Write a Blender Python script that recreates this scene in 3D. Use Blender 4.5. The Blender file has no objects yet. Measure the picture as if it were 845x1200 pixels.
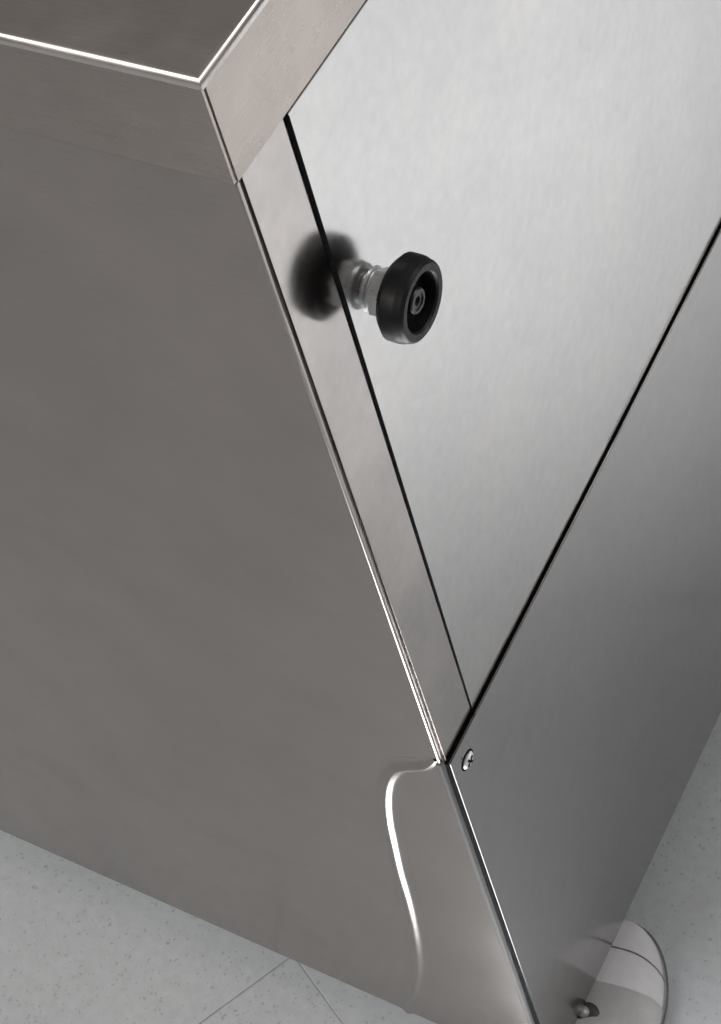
import bpy, bmesh, math
from mathutils import Matrix, Vector

# ------------------------------------------------------------------ camera, world, lamps, exposure
sc = bpy.context.scene
cam_d = bpy.data.cameras.new('camera'); cam = bpy.data.objects.new('camera', cam_d)
sc.collection.objects.link(cam); sc.camera = cam
CR = Vector((0.86471211, 0.46202368, -0.19699515)); CU = Vector((-0.28218753, 0.77135107, 0.57042767))
CD = Vector((-0.41550351, 0.43766613, -0.79737393)); CP = Vector((0.40690277, -0.4221027, 1.63865567))
cam.matrix_world = Matrix(((CR.x, CU.x, -CD.x, CP.x), (CR.y, CU.y, -CD.y, CP.y), (CR.z, CU.z, -CD.z, CP.z), (0, 0, 0, 1)))
cam_d.sensor_fit = 'VERTICAL'; cam_d.sensor_height = 24.0; cam_d.lens = 24.0 * 2293.58 / 1200.0
cam_d.clip_start = 0.02; cam_d.clip_end = 200

w = bpy.data.worlds.new('World'); sc.world = w; w.use_nodes = True
bgn = w.node_tree.nodes['Background']; bgn.inputs[0].default_value = (0.200, 0.185, 0.175, 1); bgn.inputs[1].default_value = 1.0

def lamp(name, kind, loc, target, energy, color=(1, 1, 1), **kw):
    d = bpy.data.lights.new(name, kind); d.energy = energy; d.color = color
    for k, v in kw.items(): setattr(d, k, v)
    o = bpy.data.objects.new(name, d); sc.collection.objects.link(o)
    o.location = loc
    o.rotation_euler = (Vector(target) - Vector(loc)).to_track_quat('-Z', 'Y').to_euler()
    return o
lamp('ceiling_lamp', 'AREA', (-1.0, -1.7, 2.6), (-0.2, 0, 0.5), 46, (1, 0.97, 0.94), shape='RECTANGLE', size=1.3, size_y=0.8)
lamp('ceiling_lamp', 'AREA', (1.5, 1.4, 2.6), (0.2, 0.3, 0.4), 20, (1, 0.98, 0.97), shape='RECTANGLE', size=1.2, size_y=0.8)
lamp('floor_pool_spot', 'SPOT', (1.3, 1.3, 2.6), (1.03, 1.13, 0), 495, (1, 0.965, 0.945), spot_size=math.radians(47), spot_blend=0.85, shadow_soft_size=0.06)
lamp('floor_pool_spot', 'SPOT', (0.35, -1.0, 2.6), (0.18, -0.27, 0), 6500, (1, 0.98, 0.96), spot_size=math.radians(12.3), spot_blend=0.5, shadow_soft_size=0.03)  # added spot; its out-of-view floor pool lights the side-panel ridge
sc.view_settings.view_transform = 'Standard'; sc.view_settings.look = 'None'
sc.view_settings.gamma = 1.0; sc.view_settings.exposure = 0.0; sc.view_settings.use_curve_mapping = False

# ------------------------------------------------------------------ materials
def mat(name):
    m = bpy.data.materials.new(name); m.use_nodes = True
    return m, m.node_tree.nodes, m.node_tree.links, m.node_tree.nodes['Principled BSDF']

def noise(n, l, vec, scale, detail=3, rough=0.5):
    t = n.new('ShaderNodeTexNoise'); t.inputs['Scale'].default_value = scale
    t.inputs['Detail'].default_value = detail; t.inputs['Roughness'].default_value = rough
    l.new(vec, t.inputs['Vector']); return t

def ramp(n, l, fac, stops):
    r = n.new('ShaderNodeValToRGB'); l.new(fac, r.inputs[0])
    e = r.color_ramp.elements
    while len(e) < len(stops): e.new(0.5)
    for i, (p, c) in enumerate(stops):
        e[i].position = p; e[i].color = (c, c, c, 1) if isinstance(c, (int, float)) else (*c, 1)
    return r

def steel(name, col, rough, brush=(1, 1, 60), wav=0.012, wscale=5.0, blotch=0.12, seed=0.0, haze=0.0, rvar=0.28):
    """sheet steel: soft mirror with brushing lines, faint smears and sheet waviness"""
    m, n, l, b = mat(name)
    tc = n.new('ShaderNodeNewGeometry'); P = tc.outputs['Position']
    off = n.new('ShaderNodeVectorMath'); off.operation = 'ADD'; off.inputs[1].default_value = (seed, seed * 1.7, seed * .6); l.new(P, off.inputs[0])
    P = off.outputs[0]
    b.inputs['Metallic'].default_value = 1.0
    sm = noise(n, l, P, 11.0, 5, 0.6)
    c = ramp(n, l, sm.outputs[0], [(0.3, tuple(x * (1 - blotch) * k for x, k in zip(col, (0.995, 1.0, 1.006)))), (0.7, tuple(min(1, x * (1 + blotch) * k) for x, k in zip(col, (1.01, 0.998, 0.985))))])
    mp = n.new('ShaderNodeMapping'); mp.inputs['Scale'].default_value = brush; l.new(P, mp.inputs[0])
    br = noise(n, l, mp.outputs[0], 40.0, 4, 0.65)
    brc = ramp(n, l, br.outputs[0], [(0.2, 0.90), (0.8, 1.07)])
    mx = n.new('ShaderNodeMix'); mx.data_type = 'RGBA'; mx.blend_type = 'MULTIPLY'; mx.inputs[0].default_value = 1
    l.new(c.outputs[0], mx.inputs[6]); l.new(brc.outputs[0], mx.inputs[7]); l.new(mx.outputs[2], b.inputs['Base Color'])
    fr = noise(n, l, P, 26.0, 5, 0.6)
    rr = ramp(n, l, fr.outputs[0], [(0.3, rough * (1 - rvar)), (0.72, rough * (1 + rvar))]); l.new(rr.outputs[0], b.inputs['Roughness'])
    m3 = n.new('ShaderNodeMapping'); m3.inputs['Scale'].default_value = (1, 1, 0.35); l.new(P, m3.inputs[0])
    wv = noise(n, l, m3.outputs[0], wscale, 1.5, 0.4)
    b1 = n.new('ShaderNodeBump'); b1.inputs['Strength'].default_value = 1.0; b1.inputs['Distance'].default_value = wav; l.new(wv.outputs[0], b1.inputs['Height'])
    l.new(b1.outputs[0], b.inputs['Normal'])
    if haze:                                   # part of the grain is coarser and scatters wider
        q = n.new('ShaderNodeBsdfPrincipled'); q.inputs['Metallic'].default_value = 1.0; q.inputs['Roughness'].default_value = 0.36
        l.new(mx.outputs[2], q.inputs['Base Color']); l.new(b1.outputs[0], q.inputs['Normal'])
        ms = n.new('ShaderNodeMixShader'); ms.inputs[0].default_value = haze; l.new(b.outputs[0], ms.inputs[1]); l.new(q.outputs[0], ms.inputs[2])
        l.new(ms.outputs[0], n['Material Output'].inputs['Surface'])
    return m

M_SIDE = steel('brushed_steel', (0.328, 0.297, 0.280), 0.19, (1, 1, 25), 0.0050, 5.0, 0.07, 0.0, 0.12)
M_RIM = steel('rim_steel', (0.345, 0.308, 0.286), 0.26, (1, 1, 25), 0.0025, 8.0, 0.12, 3.1)
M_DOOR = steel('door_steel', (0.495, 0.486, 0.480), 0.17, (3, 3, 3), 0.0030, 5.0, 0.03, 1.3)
M_STILE = steel('stile_steel', (0.39, 0.365, 0.352), 0.15, (3, 3, 3), 0.0022, 9.0, 0.14, 5.2)
M_LOW = steel('panel_steel', (0.355, 0.347, 0.345), 0.18, (2, 2, 2), 0.0010, 4.0, 0.02, 7.7, 0.0, 0.08)
M_TOP = steel('top_steel', (0.56, 0.53, 0.51), 0.36, (1, 25, 1), 0.003, 4.0, 0.06, 2.2)

def plain(name, col, rough, metal=0.0, vary=0.15, scale=200, bump=0.0003):
    m, n, l, b = mat(name)
    g = n.new('ShaderNodeNewGeometry')
    t = noise(n, l, g.outputs['Position'], scale, 5, 0.6)
    r = ramp(n, l, t.outputs[0], [(0.25, tuple(x * (1 - vary) for x in col)), (0.75, tuple(min(1, x * (1 + vary)) for x in col))])
    l.new(r.outputs[0], b.inputs['Base Color']); b.inputs['Metallic'].default_value = metal
    rr = ramp(n, l, t.outputs[0], [(0.2, rough * 0.8), (0.8, min(1, rough * 1.2))]); l.new(rr.outputs[0], b.inputs['Roughness'])
    bp = n.new('ShaderNodeBump'); bp.inputs['Strength'].default_value = 0.4; bp.inputs['Distance'].default_value = bump
    l.new(t.outputs[0], bp.inputs['Height']); l.new(bp.outputs[0], b.inputs['Normal'])
    return m
M_ZINC = plain('zinc_plated_steel', (0.85, 0.87, 0.88), 0.30, 0.65, 0.05, 300)
M_RUBBER = plain('black_rubber', (0.006, 0.006, 0.0065), 0.5, 0.0, 0.25, 260)
M_PLAST = plain('black_plastic', (0.012, 0.013, 0.014), 0.45, 0.0, 0.2, 300)
M_RUBBER.node_tree.nodes['Principled BSDF'].inputs['Specular IOR Level'].default_value = 0.3
M_GAP = plain('gap_black', (0.004, 0.004, 0.004), 0.9)  # flat black that stands in for shade in the seams
M_GAP.node_tree.nodes['Principled BSDF'].inputs['Specular IOR Level'].default_value = 0.1
M_INNER = plain('gap_dark_inner', (0.10, 0.095, 0.09), 0.5, 0.6)  # kept dark so that gaps between the sheets show black
M_GROOVE = plain('corner_dark_steel', (0.12, 0.11, 0.105), 0.5, 0.5)  # darkened to stand in for the corner bend's dark reflection
M_STRIP = plain('dull_strip_grey', (0.10, 0.096, 0.093), 0.8, 0.0, 0.1)  # matt grey instead of steel, to keep the corner highlight down
M_TOE = plain('white_shoe_leather', (0.76, 0.76, 0.79), 0.6, 0, 0.04, 120)
M_VAMP = plain('grey_shoe_leather', (0.47, 0.47, 0.475), 0.75, 0, 0.06, 150)
M_SOLE = plain('shoe_sole_rubber', (0.45, 0.46, 0.47), 0.6)
M_THREAD = plain('dark_seam', (0.20, 0.20, 0.21), 0.8)

def floor_mat():
    m, n, l, b = mat('speckled_tile')
    g = n.new('ShaderNodeNewGeometry'); P = g.outputs['Position']
    big = noise(n, l, P, 3.0, 3); base = ramp(n, l, big.outputs[0], [(0.3, (0.545, 0.578, 0.602)), (0.7, (0.620, 0.653, 0.678))])
    mot = noise(n, l, P, 90, 5, 0.6); mr = ramp(n, l, mot.outputs[0], [(0.3, 0.93), (0.7, 1.05)])
    vo = n.new('ShaderNodeTexVoronoi'); vo.inputs['Scale'].default_value = 260
    dn = noise(n, l, P, 420, 3); da = n.new('ShaderNodeVectorMath'); da.operation = 'MULTIPLY_ADD'; da.inputs[1].default_value = (0.007, 0.007, 0.007); l.new(dn.outputs['Color'], da.inputs[0]); l.new(P, da.inputs[2]); l.new(da.outputs[0], vo.inputs['Vector'])
    sep = n.new('ShaderNodeSeparateColor'); l.new(vo.outputs['Color'], sep.inputs[0])
    rad = n.new('ShaderNodeMapRange'); rad.inputs[1].default_value = 0.60; rad.inputs[2].default_value = 1.0; rad.inputs[3].default_value = 0.0; rad.inputs[4].default_value = 0.34; l.new(sep.outputs[0], rad.inputs[0])
    sub = n.new('ShaderNodeMath'); sub.operation = 'SUBTRACT'; l.new(vo.outputs['Distance'], sub.inputs[0]); l.new(rad.outputs[0], sub.inputs[1])
    sp = ramp(n, l, sub.outputs[0], [(0.0, 0.72), (0.12, 1.0)])
    a = n.new('ShaderNodeMix'); a.data_type = 'RGBA'; a.blend_type = 'MULTIPLY'; a.inputs[0].default_value = 1
    l.new(base.outputs[0], a.inputs[6]); l.new(mr.outputs[0], a.inputs[7])
    c = n.new('ShaderNodeMix'); c.data_type = 'RGBA'; c.blend_type = 'MULTIPLY'; c.inputs[0].default_value = 1
    l.new(a.outputs[2], c.inputs[6]); l.new(sp.outputs[0], c.inputs[7]); l.new(c.outputs[2], b.inputs['Base Color'])
    b.inputs['Roughness'].default_value = 0.55
    bp = n.new('ShaderNodeBump'); bp.inputs['Strength'].default_value = 0.25; bp.inputs['Distance'].default_value = 0.0006
    l.new(mot.outputs[0], bp.inputs['Height']); l.new(bp.outputs[0], b.inputs['Normal'])
    return m
M_FLOOR = floor_mat()
M_GROUT = plain('grey_grout', (0.50, 0.51, 0.52), 0.9, 0, 0.2, 150)

# ------------------------------------------------------------------ helpers
def link(name, bm, m, parent=None, smooth=True, flat=True):
    me = bpy.data.meshes.new(name); bmesh.ops.recalc_face_normals(bm, faces=bm.faces); bm.to_mesh(me); bm.free()
    me.materials.append(m)
    o = bpy.data.objects.new(name, me); sc.collection.objects.link(o)
    if parent is not None: o.parent = parent
    if smooth:
        me.polygons.foreach_set('use_smooth', [True] * len(me.polygons))
        try: me.set_sharp_from_angle(angle=math.radians(32))
        except Exception: pass
        if flat:
            wn = o.modifiers.new('weighted_normal', 'WEIGHTED_NORMAL'); wn.weight = 100; wn.keep_sharp = True
    return o

def extrude_poly(pts, axis, a, b, bev=0.0, seg=3):
    """polygon in the two other axes, extruded along axis from a to b, all edges rounded"""
    bm = bmesh.new()
    def P(u, v, t): return (t, u, v) if axis == 0 else ((u, t, v) if axis == 1 else (u, v, t))
    A = [bm.verts.new(P(u, v, a)) for u, v in pts]; B = [bm.verts.new(P(u, v, b)) for u, v in pts]
    bm.faces.new(A); bm.faces.new(B)
    k = len(pts)
    for i in range(k): bm.faces.new((A[i], A[(i + 1) % k], B[(i + 1) % k], B[i]))
    if bev: bmesh.ops.bevel(bm, geom=bm.edges[:], offset=bev, segments=seg, profile=0.5, affect='EDGES')
    return bm

def box(x0, x1, y0, y1, z0, z1, bev=0.0, seg=3):
    return extrude_poly([(x0, y0), (x1, y0), (x1, y1), (x0, y1)], 2, z0, z1, bev, seg)

def lathe(profile, seg=64, origin=(0, 0, 0), rfun=None):
    """profile = [(x along axis +X, radius)] revolved round the X axis"""
    bm = bmesh.new(); rings = []
    for x, r in profile:
        rings.append([bm.verts.new((origin[0] + x, origin[1] + r * math.cos(2 * math.pi * i / seg), origin[2] + r * math.sin(2 * math.pi * i / seg))) for i in range(seg)])
    for a, b in zip(rings[:-1], rings[1:]):
        for i in range(seg): bm.faces.new((a[i], a[(i + 1) % seg], b[(i + 1) % seg], b[i]))
    if profile[0][1] > 1e-6: bm.faces.new(rings[0])
    if profile[-1][1] > 1e-6: bm.faces.new(rings[-1])
    return bm

# ------------------------------------------------------------------ setting: tiled floor
fl = link('floor', box(-3.6, 3.6, -3.6, 3.6, -0.05, -0.0019), M_GROUT, None, False); fl['kind'] = 'structure'
TA = math.radians(-27.6); T0 = Vector((-0.2722, 0.0185)); TS = 0.60; JW = 0.0014
tb = box(JW / 2, TS - JW / 2, JW / 2, TS - JW / 2, -0.008, 0.0, 0.0006, 2)
tile = None
for i in range(-5, 5):
    for j in range(-5, 5):
        if tile is None: o = tile = link('tile', tb, M_FLOOR, fl)
        else: o = tile.copy(); sc.collection.objects.link(o)
        e1 = Vector((math.cos(TA), math.sin(TA))); e2 = Vector((-e1.y, e1.x))
        p = T0 + e1 * TS * i + e2 * TS * j
        o.location = (p.x, p.y, 0.0006 * math.sin(i * 3.1 + j * 1.7) - 0.0006); o.rotation_euler = (0, 0, TA); o.parent = fl

# ------------------------------------------------------------------ the steel cabinet
BOT, TOP = 0.055, 1.1548; RB = TOP - 0.0568; ZL = 0.5950
XW, YW = -1.05, 0.95
cab = bpy.data.objects.new('steel_cabinet', None); sc.collection.objects.link(cab); cab.location = (0, 0, 0)
cab['label'] = 'stainless steel appliance cabinet with a door, screwed lower panel and black knob'; cab['category'] = 'cabinet'
# inner carcass behind the sheets, coloured dark for the shade in the gaps
link('carcass', box(XW + 0.01, -0.0045, 0.0045, YW - 0.01, BOT + 0.01, TOP - 0.01), M_INNER, cab, False)
# top
tpb = box(XW, 0.0016, -0.0016, YW, TOP - 0.0052, TOP)
bmesh.ops.bevel(tpb, geom=[e for e in tpb.edges if all(v.co.z > TOP - 0.001 for v in e.verts)], offset=0.0034, segments=7, profile=0.5, affect='EDGES')
link('top_panel', tpb, M_TOP, cab)
# rim bands under the top, mitred at the corner
link('rim_band', box(XW, 0.0004, -0.0012, 0.003, RB, TOP - 0.0055, 0.0002, 2), M_RIM, cab)
link('rim_band', box(-0.003, 0.0012, 0.0010, YW, RB, TOP - 0.0055, 0.0002, 2), M_RIM, cab)
# left side panel
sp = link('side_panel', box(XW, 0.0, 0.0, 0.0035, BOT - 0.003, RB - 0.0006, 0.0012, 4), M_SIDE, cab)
link('corner_strip', box(-0.0030, 0.0006, -0.0006, 0.0030, BOT, 0.5985, 0.0006, 3), M_STRIP, cab)  # added over the lower corner edge to dull its highlight
# ridge added to the side panel, shaped to give the S-shaped highlight
CUR = [(-0.0022, 0.6030), (-0.0113, 0.5885), (-0.0253, 0.5774), (-0.0368, 0.5657), (-0.0472, 0.543), (-0.0555, 0.5127), (-0.062, 0.4765), (-0.0663, 0.4404), (-0.072, 0.3876), (-0.0762, 0.3326), (-0.0826, 0.2723), (-0.0911, 0.2145), (-0.1019, 0.16), (-0.1137, 0.1205), (-0.1255, 0.074), (-0.1325, 0.0512)]
def catmull(p, n):
    out = []
    q = [p[0]] + p + [p[-1]]
    for i in range(1, len(q) - 2):
        for k in range(n):
            t = k / n; r = []
            for c in (0, 1):
                a, b, d, e = q[i - 1][c], q[i][c], q[i + 1][c], q[i + 2][c]
                r.append(0.5 * (2 * b + (d - a) * t + (2 * a - 5 * b + 4 * d - e) * t * t + (3 * b - a - 3 * d + e) * t ** 3))
            out.append(tuple(r))
    out.append(p[-1]); return out
def highlight_ridge():
    bm = bmesh.new(); C = catmull(CUR, 10); rows = []
    NS = 45; W = 0.011
    for i, (x, z) in enumerate(C):
        a = C[max(0, i - 2)]; b = C[min(len(C) - 1, i + 2)]
        t = Vector((b[0] - a[0], b[1] - a[1])).normalized(); nn = Vector((-t.y, t.x))   # points to +x
        s = i / (len(C) - 1)
        row = []
        for k in range(NS):
            g = min(1.0, 0.30 + s * 6.5)                          # narrower where it runs out at the corner
            u = -1 + 2 * k / (NS - 1); d = W * u * abs(u) ** 0.4
            wl, wr = 0.0055, 0.0027 * (1 + 0.3 * s)           # gentle outer flank, steep inner flank
            h = g * 0.0028 * (1 - 0.25 * s) * math.exp(-(d / (wl if d < 0 else wr)) ** 2) * (1 - (d / W) ** 2) ** 2
            px, pz = x + nn.x * d * g, z + nn.y * d * g
            row.append(bm.verts.new((min(px, -0.0004), -0.00003 - h, max(pz, BOT - 0.0018))))
        rows.append(row)
    for a, b in zip(rows[:-1], rows[1:]):
        for k in range(NS - 1):
            try: bm.faces.new((a[k], a[k + 1], b[k + 1], b[k]))
            except ValueError: pass
    return bm
cr = link('highlight_ridge', highlight_ridge(), M_SIDE, sp, flat=False); cr['label'] = 'S-shaped ridge added to the side panel to catch a highlight'
# dark corner groove in place of the bend's dark reflection, stile, door
link('corner_dark_groove', box(-0.006, -0.0011, 0.0036, 0.0060, BOT, RB - 0.001), M_GROOVE, cab, False)
stb = box(-0.004, 0.0004, 0.0046, 0.0405, BOT + 0.001, RB - 0.0004, 0.0003, 2)
for v in stb.verts:
    if v.co.x > -0.002 and v.co.z < 0.5: v.co.x += 0.0023          # the stile leans out a little towards the base
link('stile', stb, M_STILE, cab)
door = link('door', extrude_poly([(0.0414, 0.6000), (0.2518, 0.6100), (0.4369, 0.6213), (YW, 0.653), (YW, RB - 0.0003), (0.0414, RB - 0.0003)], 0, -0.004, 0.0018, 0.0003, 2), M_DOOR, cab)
link('door_gap_dark', box(-0.0044, 0.0021, 0.0406, 0.0413, 0.598, RB - 0.0015), M_GAP, door, False)  # black strip added along the door edge for the shaded gap
# lower panel, with a black backing for the shaded gap behind it
lowpoly = [(0.0037, 0.5956), (0.2518, 0.6069), (0.4369, 0.6182), (YW, 0.647), (YW, BOT + 0.006), (0.0054, BOT + 0.006)]
lp = link('lower_panel', extrude_poly(lowpoly, 0, 0.0033, 0.0046, 0.0001, 1), M_LOW, cab)
gp = [(0.0032, 0.5953), (0.2518, 0.6066), (0.4369, 0.6179), (YW, 0.6468), (YW, BOT + 0.007), (0.0038, BOT + 0.007)]
link('panel_gap_dark', extrude_poly(gp, 0, 0.0006, 0.0032), M_GAP, lp, False)

def pan_screw(name, y, z, r, parent):
    x0 = 0.0047
    h = link(name, lathe([(0, r), (0.0007, r * 1.0), (0.0015, r * 0.86), (0.0020, r * 0.55), (0.0022, 0.0)], 32, (x0, y, z)), M_ZINC, parent)
    link('screw_seat', lathe([(-0.0001, r * 1.22), (0.00025, r * 1.22), (0.0003, r * 0.9)], 32, (x0, y, z)), M_GAP, h)
    bm = bmesh.new()
    for a in (0.5, 0.5 + math.pi / 2):
        m4 = Matrix.Translation((x0 + 0.0019, y, z)) @ Matrix.Rotation(a, 4, 'X') @ Matrix.Diagonal((0.0010, r * 1.25, r * 0.28, 1))
        bmesh.ops.create_cube(bm, size=1.0, matrix=m4)
    link('cross_slot', bm, M_GAP, h, False)
    return h
pan_screw('screw', 0.0196, 0.5738, 0.0060, lp)
# levelling feet
def foot(x, y):
    bm = bmesh.new()
    for z0, z1, r0, r1 in ((0.0, 0.008, 0.022, 0.022), (0.008, 0.014, 0.022, 0.012), (0.014, BOT + 0.012, 0.006, 0.006)):
        bmesh.ops.create_cone(bm, cap_ends=True, segments=28, radius1=r0, radius2=r1, depth=z1 - z0, matrix=Matrix.Translation((x, y, (z0 + z1) / 2)))
    return link('levelling_foot', bm, M_PLAST, cab)
for x, y in ((-0.06, 0.05), (XW + 0.06, 0.05), (-0.06, YW - 0.06), (XW + 0.06, YW - 0.06)): foot(x, y)
# ------------------------------------------------------------------ black bumper knob on the door edge
KY, KZ = 0.0585, 0.9715; KO = (-0.0097, KY, KZ); R = 0.0212
prof = [(0.0262, 0.004), (0.0262, 0.0125), (0.0258, 0.0150), (0.0262, 0.0178), (0.0275, 0.0192), (0.0295, R), (0.0350, R), (0.0368, R * 0.985), (0.0380, R * 0.955),
        (0.0392, R * 0.950), (0.0405, R * 0.925), (0.0412, R * 0.88), (0.0413, R * 0.80), (0.0410, R * 0.725), (0.0400, R * 0.685), (0.0330, R * 0.66), (0.0325, 0.004), (0.0325, 0.0)]
kb = link('bumper_knob', lathe(prof, 96, KO), M_RUBBER, cab); kb['label'] = 'black rubber wheel-shaped knob on a zinc bolt'
link('hub', lathe([(0.0325, 0.0066), (0.0380, 0.0066), (0.0388, 0.0060), (0.0388, 0.0046), (0.0381, 0.0043), (0.0381, 0.0024), (0.0365, 0.0021), (0.0350, 0.0)], 40, KO), M_PLAST, kb)
for k in range(3):
    a = math.radians(62 + 120 * k)
    bm = bmesh.new(); m4 = Matrix.Translation(KO) @ Matrix.Rotation(a, 4, 'X') @ Matrix.Translation((0.0342, 0.0098, 0)) @ Matrix.Diagonal((0.0032, 0.0078, 0.0030, 1))
    bmesh.ops.create_cube(bm, size=1.0, matrix=m4); bmesh.ops.bevel(bm, geom=bm.edges[:], offset=0.0003, segments=2, affect='EDGES')
    link('spoke', bm, M_PLAST, kb)
link('stem', lathe([(0.0100, 0.0078)] + [(0.0108 + 0.0004 * k, 0.0086 if k % 2 else 0.0078) for k in range(8)] + [(0.0142, 0.0072), (0.0250, 0.0070)], 48, KO), M_ZINC, kb)
link('washer', lathe([(0.0139, 0.0060), (0.0139, 0.0108), (0.0142, 0.0113), (0.0150, 0.0113), (0.0153, 0.0109), (0.0153, 0.0060)], 48, KO), M_ZINC, kb)
link('washer', lathe([(0.0157, 0.0060), (0.0157, 0.0102), (0.0160, 0.0105), (0.0165, 0.0105), (0.0168, 0.0101), (0.0168, 0.0060)], 48, KO), M_ZINC, kb)
def hexnut(x0, x1, r):
    bm = bmesh.new(); rings = []
    for x, k in ((x0, 0.90), (x0 + 0.0008, 1.0), (x1 - 0.0008, 1.0), (x1, 0.90)):
        rings.append([bm.verts.new((KO[0] + x, KY + r * k * math.cos(math.pi / 3 * i + 0.35), KZ + r * k * math.sin(math.pi / 3 * i + 0.35))) for i in range(6)])
    for a, b in zip(rings[:-1], rings[1:]):
        for i in range(6): bm.faces.new((a[i], a[(i + 1) % 6], b[(i + 1) % 6], b[i]))
    bm.faces.new(rings[0]); bm.faces.new(rings[-1])
    bmesh.ops.bevel(bm, geom=bm.edges[:], offset=0.00015, segments=1, affect='EDGES')
    return bm
link('hex_nut', hexnut(0.0168, 0.0236, 0.0124), M_ZINC, kb)
link('collar', lathe([(0.0238, 0.005), (0.0238, 0.0108), (0.0242, 0.0112), (0.0262, 0.0118), (0.0262, 0.005)], 48, KO), M_RUBBER, kb)

# ------------------------------------------------------------------ shoe beside the cabinet
shoe = bpy.data.objects.new('shoe', None); sc.collection.objects.link(shoe)
shoe['label'] = 'white-toed shoe with a curved seam beside the lower right panel'; shoe['category'] = 'shoe'
shoe.location = (-0.001, 0.161, 0.0); shoe.rotation_euler = (0, 0, math.radians(9))
L = 0.285
def hw(s):      # half width along the length, s in metres from the toe
    t = s / L
    a = 0.0495 * min(1.0, (max(0.0, 1 - (1 - min(1, s / 0.085)) ** 2)) ** 0.5)
    waist = 1 - 0.24 * math.exp(-((t - 0.58) / 0.17) ** 2) - 0.18 * max(0, (t - 0.6) / 0.4)
    heel = (max(0.0, 1 - max(0, (s - L + 0.05) / 0.05) ** 2)) ** 0.5
    return a * waist * heel
def ht(s):
    t = s / L
    return 0.020 + 0.030 * min(1, s / 0.075) ** 0.55 + 0.062 * max(0, min(1, (t - 0.30) / 0.42)) ** 1.3
def upper(s0, s1, n, lift=0.0):
    bm = bmesh.new(); rows = []
    for i in range(n + 1):
        s = s0 + (s1 - s0) * i / n; wv = hw(s) * 0.955 + lift; h = ht(s) + lift
        row = []
        for k in range(29):
            a = math.pi * k / 28
            cx, sz = math.cos(a), math.sin(a)
            row.append(bm.verts.new((wv * math.copysign(abs(cx) ** 0.72, cx), -s, 0.012 + (h - 0.012) * sz ** 0.8)))
        rows.append(row)
    for a, b in zip(rows[:-1], rows[1:]):
        for k in range(28): bm.faces.new((a[k], a[k + 1], b[k + 1], b[k]))
    for r_ in (rows[0], rows[-1]):
        try: bm.faces.new(r_)
        except ValueError: pass
    return bm
link('toe_cap', upper(0.0012, 0.076, 26), M_TOE, shoe)
link('vamp', upper(0.0705, L - 0.004, 40, 0.0014), M_VAMP, shoe)
def sole():
    pts = []
    for i in range(61):
        s = L * (0.5 - 0.5 * math.cos(math.pi * i / 60)); pts.append((hw(s) + 0.0012, -s + 0.0008))
    for i in range(59, 0, -1):
        s = L * (0.5 - 0.5 * math.cos(math.pi * i / 60)); pts.append((-hw(s) - 0.0012, -s + 0.0008))
    return pts
link('sole', extrude_poly(sole(), 2, 0.0, 0.013), M_SOLE, shoe)
def tube_on_upper(s, r):
    bm = bmesh.new(); rows = []
    for k in range(33):
        a = math.pi * (0.02 + 0.96 * k / 32); cx, sz = math.cos(a), math.sin(a)
        se = s + 0.010 * cx * cx; wv = hw(se) * 0.955; h = ht(se)
        c = Vector((wv * math.copysign(abs(cx) ** 0.72, cx), -se, 0.012 + (h - 0.012) * sz ** 0.8))
        rows.append((c, Vector((cx, 0, sz))))
    rings = []
    for c, nn in rows:
        rings.append([bm.verts.new(c + nn * (r * math.cos(q * math.pi / 3)) + Vector((0, 1, 0)) * (r * math.sin(q * math.pi / 3))) for q in range(6)])
    for a, b in zip(rings[:-1], rings[1:]):
        for q in range(6): bm.faces.new((a[q], a[(q + 1) % 6], b[(q + 1) % 6], b[q]))
    return bm
link('seam', tube_on_upper(0.034, 0.0009), M_THREAD, shoe)
def welt():
    bm = bmesh.new(); rings = []
    for x, y in sole():
        c = Vector((x, y, 0.0138)); n2 = Vector((x, y + 0.1, 0)).normalized()
        rings.append([bm.verts.new(c + n2 * (0.0009 * math.cos(q * math.pi / 3)) + Vector((0, 0, 0.0009 * math.sin(q * math.pi / 3)))) for q in range(6)])
    k = len(rings)
    for i in range(k):
        a, b = rings[i], rings[(i + 1) % k]
        for q in range(6): bm.faces.new((a[q], a[(q + 1) % 6], b[(q + 1) % 6], b[q]))
    return bm
link('welt', welt(), M_THREAD, shoe)

# dark round eyelet with a metal stud on the upper
es = 0.103; el = []
bm = lathe([(0.0, 0.0100), (0.0018, 0.0100), (0.0028, 0.0082), (0.0024, 0.0)], 32)
bmesh.ops.transform(bm, matrix=Matrix.Translation((-0.006, -es, ht(es) + 0.0002)) @ Matrix.Rotation(math.radians(-80), 4, 'Y'), verts=bm.verts)
ey = link('eyelet', bm, M_PLAST, shoe)
bm = lathe([(0.0, 0.0052), (0.0018, 0.0052), (0.0030, 0.0034), (0.0033, 0.0)], 24)
bmesh.ops.transform(bm, matrix=Matrix.Translation((-0.0095, -es, ht(es) + 0.0026)) @ Matrix.Rotation(math.radians(-80), 4, 'Y'), verts=bm.verts)
link('stud', bm, plain('dull_metal', (0.36, 0.36, 0.36), 0.5, 0.8), ey)
